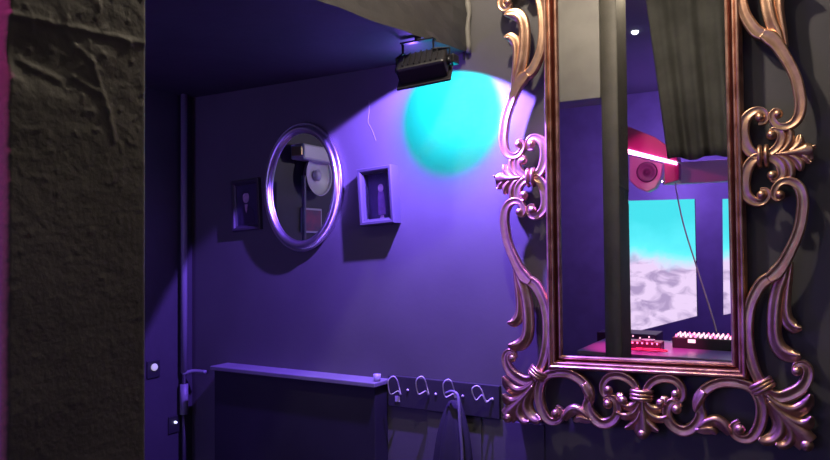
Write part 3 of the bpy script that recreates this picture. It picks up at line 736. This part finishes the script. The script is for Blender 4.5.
# round fan-like horn under the bar
YH = -3.22
q = mir(645, 175, 1, YH); sh = thing('horn_speaker', 'pale rounded speaker housing with a dark round horn under the pink light bar', 'speaker', tuple(q))
bm = bmesh.new()
poly = [mir(x, y, 1, YH) for x, y in ((629, 155), (664, 163), (661, 178), (655, 188), (647, 192), (637, 188), (629, 180))]
prism(bm, poly, (0, -.10, 0), .010); obj('housing', bm, m_lilac, sh)
q = mir(647, 172, 1, YH+.004)
bm = bmesh.new(); lathe(bm, [(.070, -.005), (.078, .008), (.070, .014), (.045, -.0), (.018, -.003), (.016, .010), (.004, .012)], q, (0, 1, 0), 28); obj('horn', bm, mat('horn_dark', (.16, .09, .20), .4), sh, smooth=True)
bm = bmesh.new(); tube(bm, [(q.x, YH-.05, q.z+.03), (q.x, YH-.05, p0.z-.0)], .02, 8); obj('mount', bm, m_black, sh, smooth=True)
# moving head lamp near the ceiling
YM = -3.4
q = mir(638, 22, 1, YM); mh = thing('stage_lamp', 'small round stage lamp glinting high at the ceiling in the big mirror', 'lamp', tuple(q))
bm = bmesh.new(); lathe(bm, [(.01, -.09), (.06, -.07), (.085, -.01), (.07, .05), (.05, .06)], q, (-.3, .6, -.6), 20); obj('lamp_head', bm, mat('lamp_head', (.25, .22, .42), .2, .6), mh, smooth=True)
bm = bmesh.new(); tube(bm, [(q.x, YM, q.z+.03), (q.x, YM, ZT)], .018, 8); obj('mount', bm, m_black, mh, smooth=True)
for (x, y, r_, m) in ((634.5, 11, .014, m_white_glint), (638, 16, .007, m_white_glint), (632, 24, .018, m_reddot), (635, 31, .030, m_white_glint)):
    p = mir(x, y, 1, YM+.09); bm = bmesh.new(); bmesh.ops.create_icosphere(bm, subdivisions=2, radius=r_, matrix=Matrix.Translation(p)); obj('lamp_glint', bm, m, mh, smooth=True)  # glowing balls stand in for glints on the lamp head

# booth table with mixers, red-lit
ZTb = .75
tb = thing('booth_table', 'violet-lit table carrying the mixing desk behind the camera', 'table', (-.95, -3.15, 0))
obj('table_top', bx((-1.55, -2.72, ZTb-.03), (.2, -3.55, ZTb), .004), m_table, tb)
for x_ in (-1.48, .13):
    for y_ in (-2.78, -3.48): obj('leg', bx((x_-.02, y_-.02, 0), (x_+.02, y_+.02, ZTb-.03), .003), m_black, tb)
A_ = mir(663, 349, 2, ZTb); YX = -3.16
ca, cbp = mir(672, 337, 1, YX), mir(760, 340, 1, YX)
mx_ = thing('mixing_desk', 'black mixing desk with rows of small red lights on the booth table', 'mixing desk', ((ca.x+cbp.x)/2, YX, ZTb))
zt2 = ca.z
obj('desk_body', bx((ca.x, YX, ZTb), (cbp.x, YX-.30, zt2), .006), m_black, mx_)
obj('name_plate', bx((mir(688, 340, 1, YX).x, YX+.001, zt2-.035), (mir(695.5, 340, 1, YX).x, YX+.006, zt2-.010), .001), m_pinkdot, mx_)
for r in range(3):
    for k in range(17):
        x = ca.x+.025+k*(cbp.x-ca.x-.05)/16; y = YX-.03-.09*r
        bm = bmesh.new(); lathe(bm, [(.007, 0), (.007, .012), (.004, .02)], (x, y, zt2), (0, 0, 1), 8)
        o = obj('control_knob', bm, (m_pinkdot if (k*7+r*3) % 4 else m_reddot), mx_, smooth=True)
# red-lit player with cables on its left
q0_, q1_ = mir(632, 349, 1, -3.05), mir(664, 345, 1, -3.05)
pl_ = thing('disc_player', 'low disc player glowing red beside the mixing desk', 'player', ((q0_.x+q1_.x)/2, -3.1, ZTb))
obj('player_body', bx((q0_.x, -2.98, ZTb), (q1_.x-.01, -3.12, ZTb+.055), .006), mat('red_lit_player', (.12, .03, .06), .3), pl_)  # red booth light is put into the colour of the black body
bm = bmesh.new(); lathe(bm, [(.05, 0), (.052, .006), (.045, .010), (.01, .010)], ((q0_.x+q1_.x)/2, -3.05, ZTb+.055), (0, 0, 1), 24); obj('jog_wheel', bm, mat('wheel', (.6, .5, .55), .25, .7), pl_, smooth=True)
for k in range(6):
    bm = bmesh.new(); bmesh.ops.create_cube(bm, size=.012, matrix=Matrix.Translation((q0_.x+.02+k*.035, -2.985, ZTb+.045))); obj('glow_button', bm, m_reddot, pl_)
rs = thing('equipment_rack', 'tall dark equipment rack with scattered small lights left behind the booth', 'rack', (-1.33, -3.9, 0))
a_, b_ = mir(620, 333, 1, -3.8), mir(656, 333, 1, -3.8)
obj('cabinet', bx((a_.x-.2, -3.8, 0), (b_.x, -4.1, mir(640, 334, 1, -3.8).z), .006), mat('rack_purple', (.10, .03, .12), .5), rs)
for (x, y) in ((633, 336), (640, 338), (649, 337), (635, 343), (654, 340)):
    p = mir(x, y, 1, -3.79); bm = bmesh.new(); bmesh.ops.create_icosphere(bm, subdivisions=1, radius=.007, matrix=Matrix.Translation(p)); obj('rack_led', bm, m_pinkdot, rs)
rc = random.Random(3)
for k, c0 in enumerate(((640, 350), (650, 352))):
    pts = []
    b0 = mir(*c0, 2, ZTb+.006)
    for i in range(14): pts.append((b0.x+.12*cos(i*.75+k)+.02*rc.random(), b0.y+.05*sin(i*1.1+k), ZTb+.010+k*.012))
    bm = bmesh.new(); tube(bm, catmull(pts, 4), .005, 6)
    tag(obj('coiled_cable', bm, mat('red_lit_cable', (.6, .08, .15), .4), smooth=True), ('upper', 'lower')[1-k]+' loose red-lit cable coiled on the booth table', 'cable')  # the red light on the cable is put into its colour
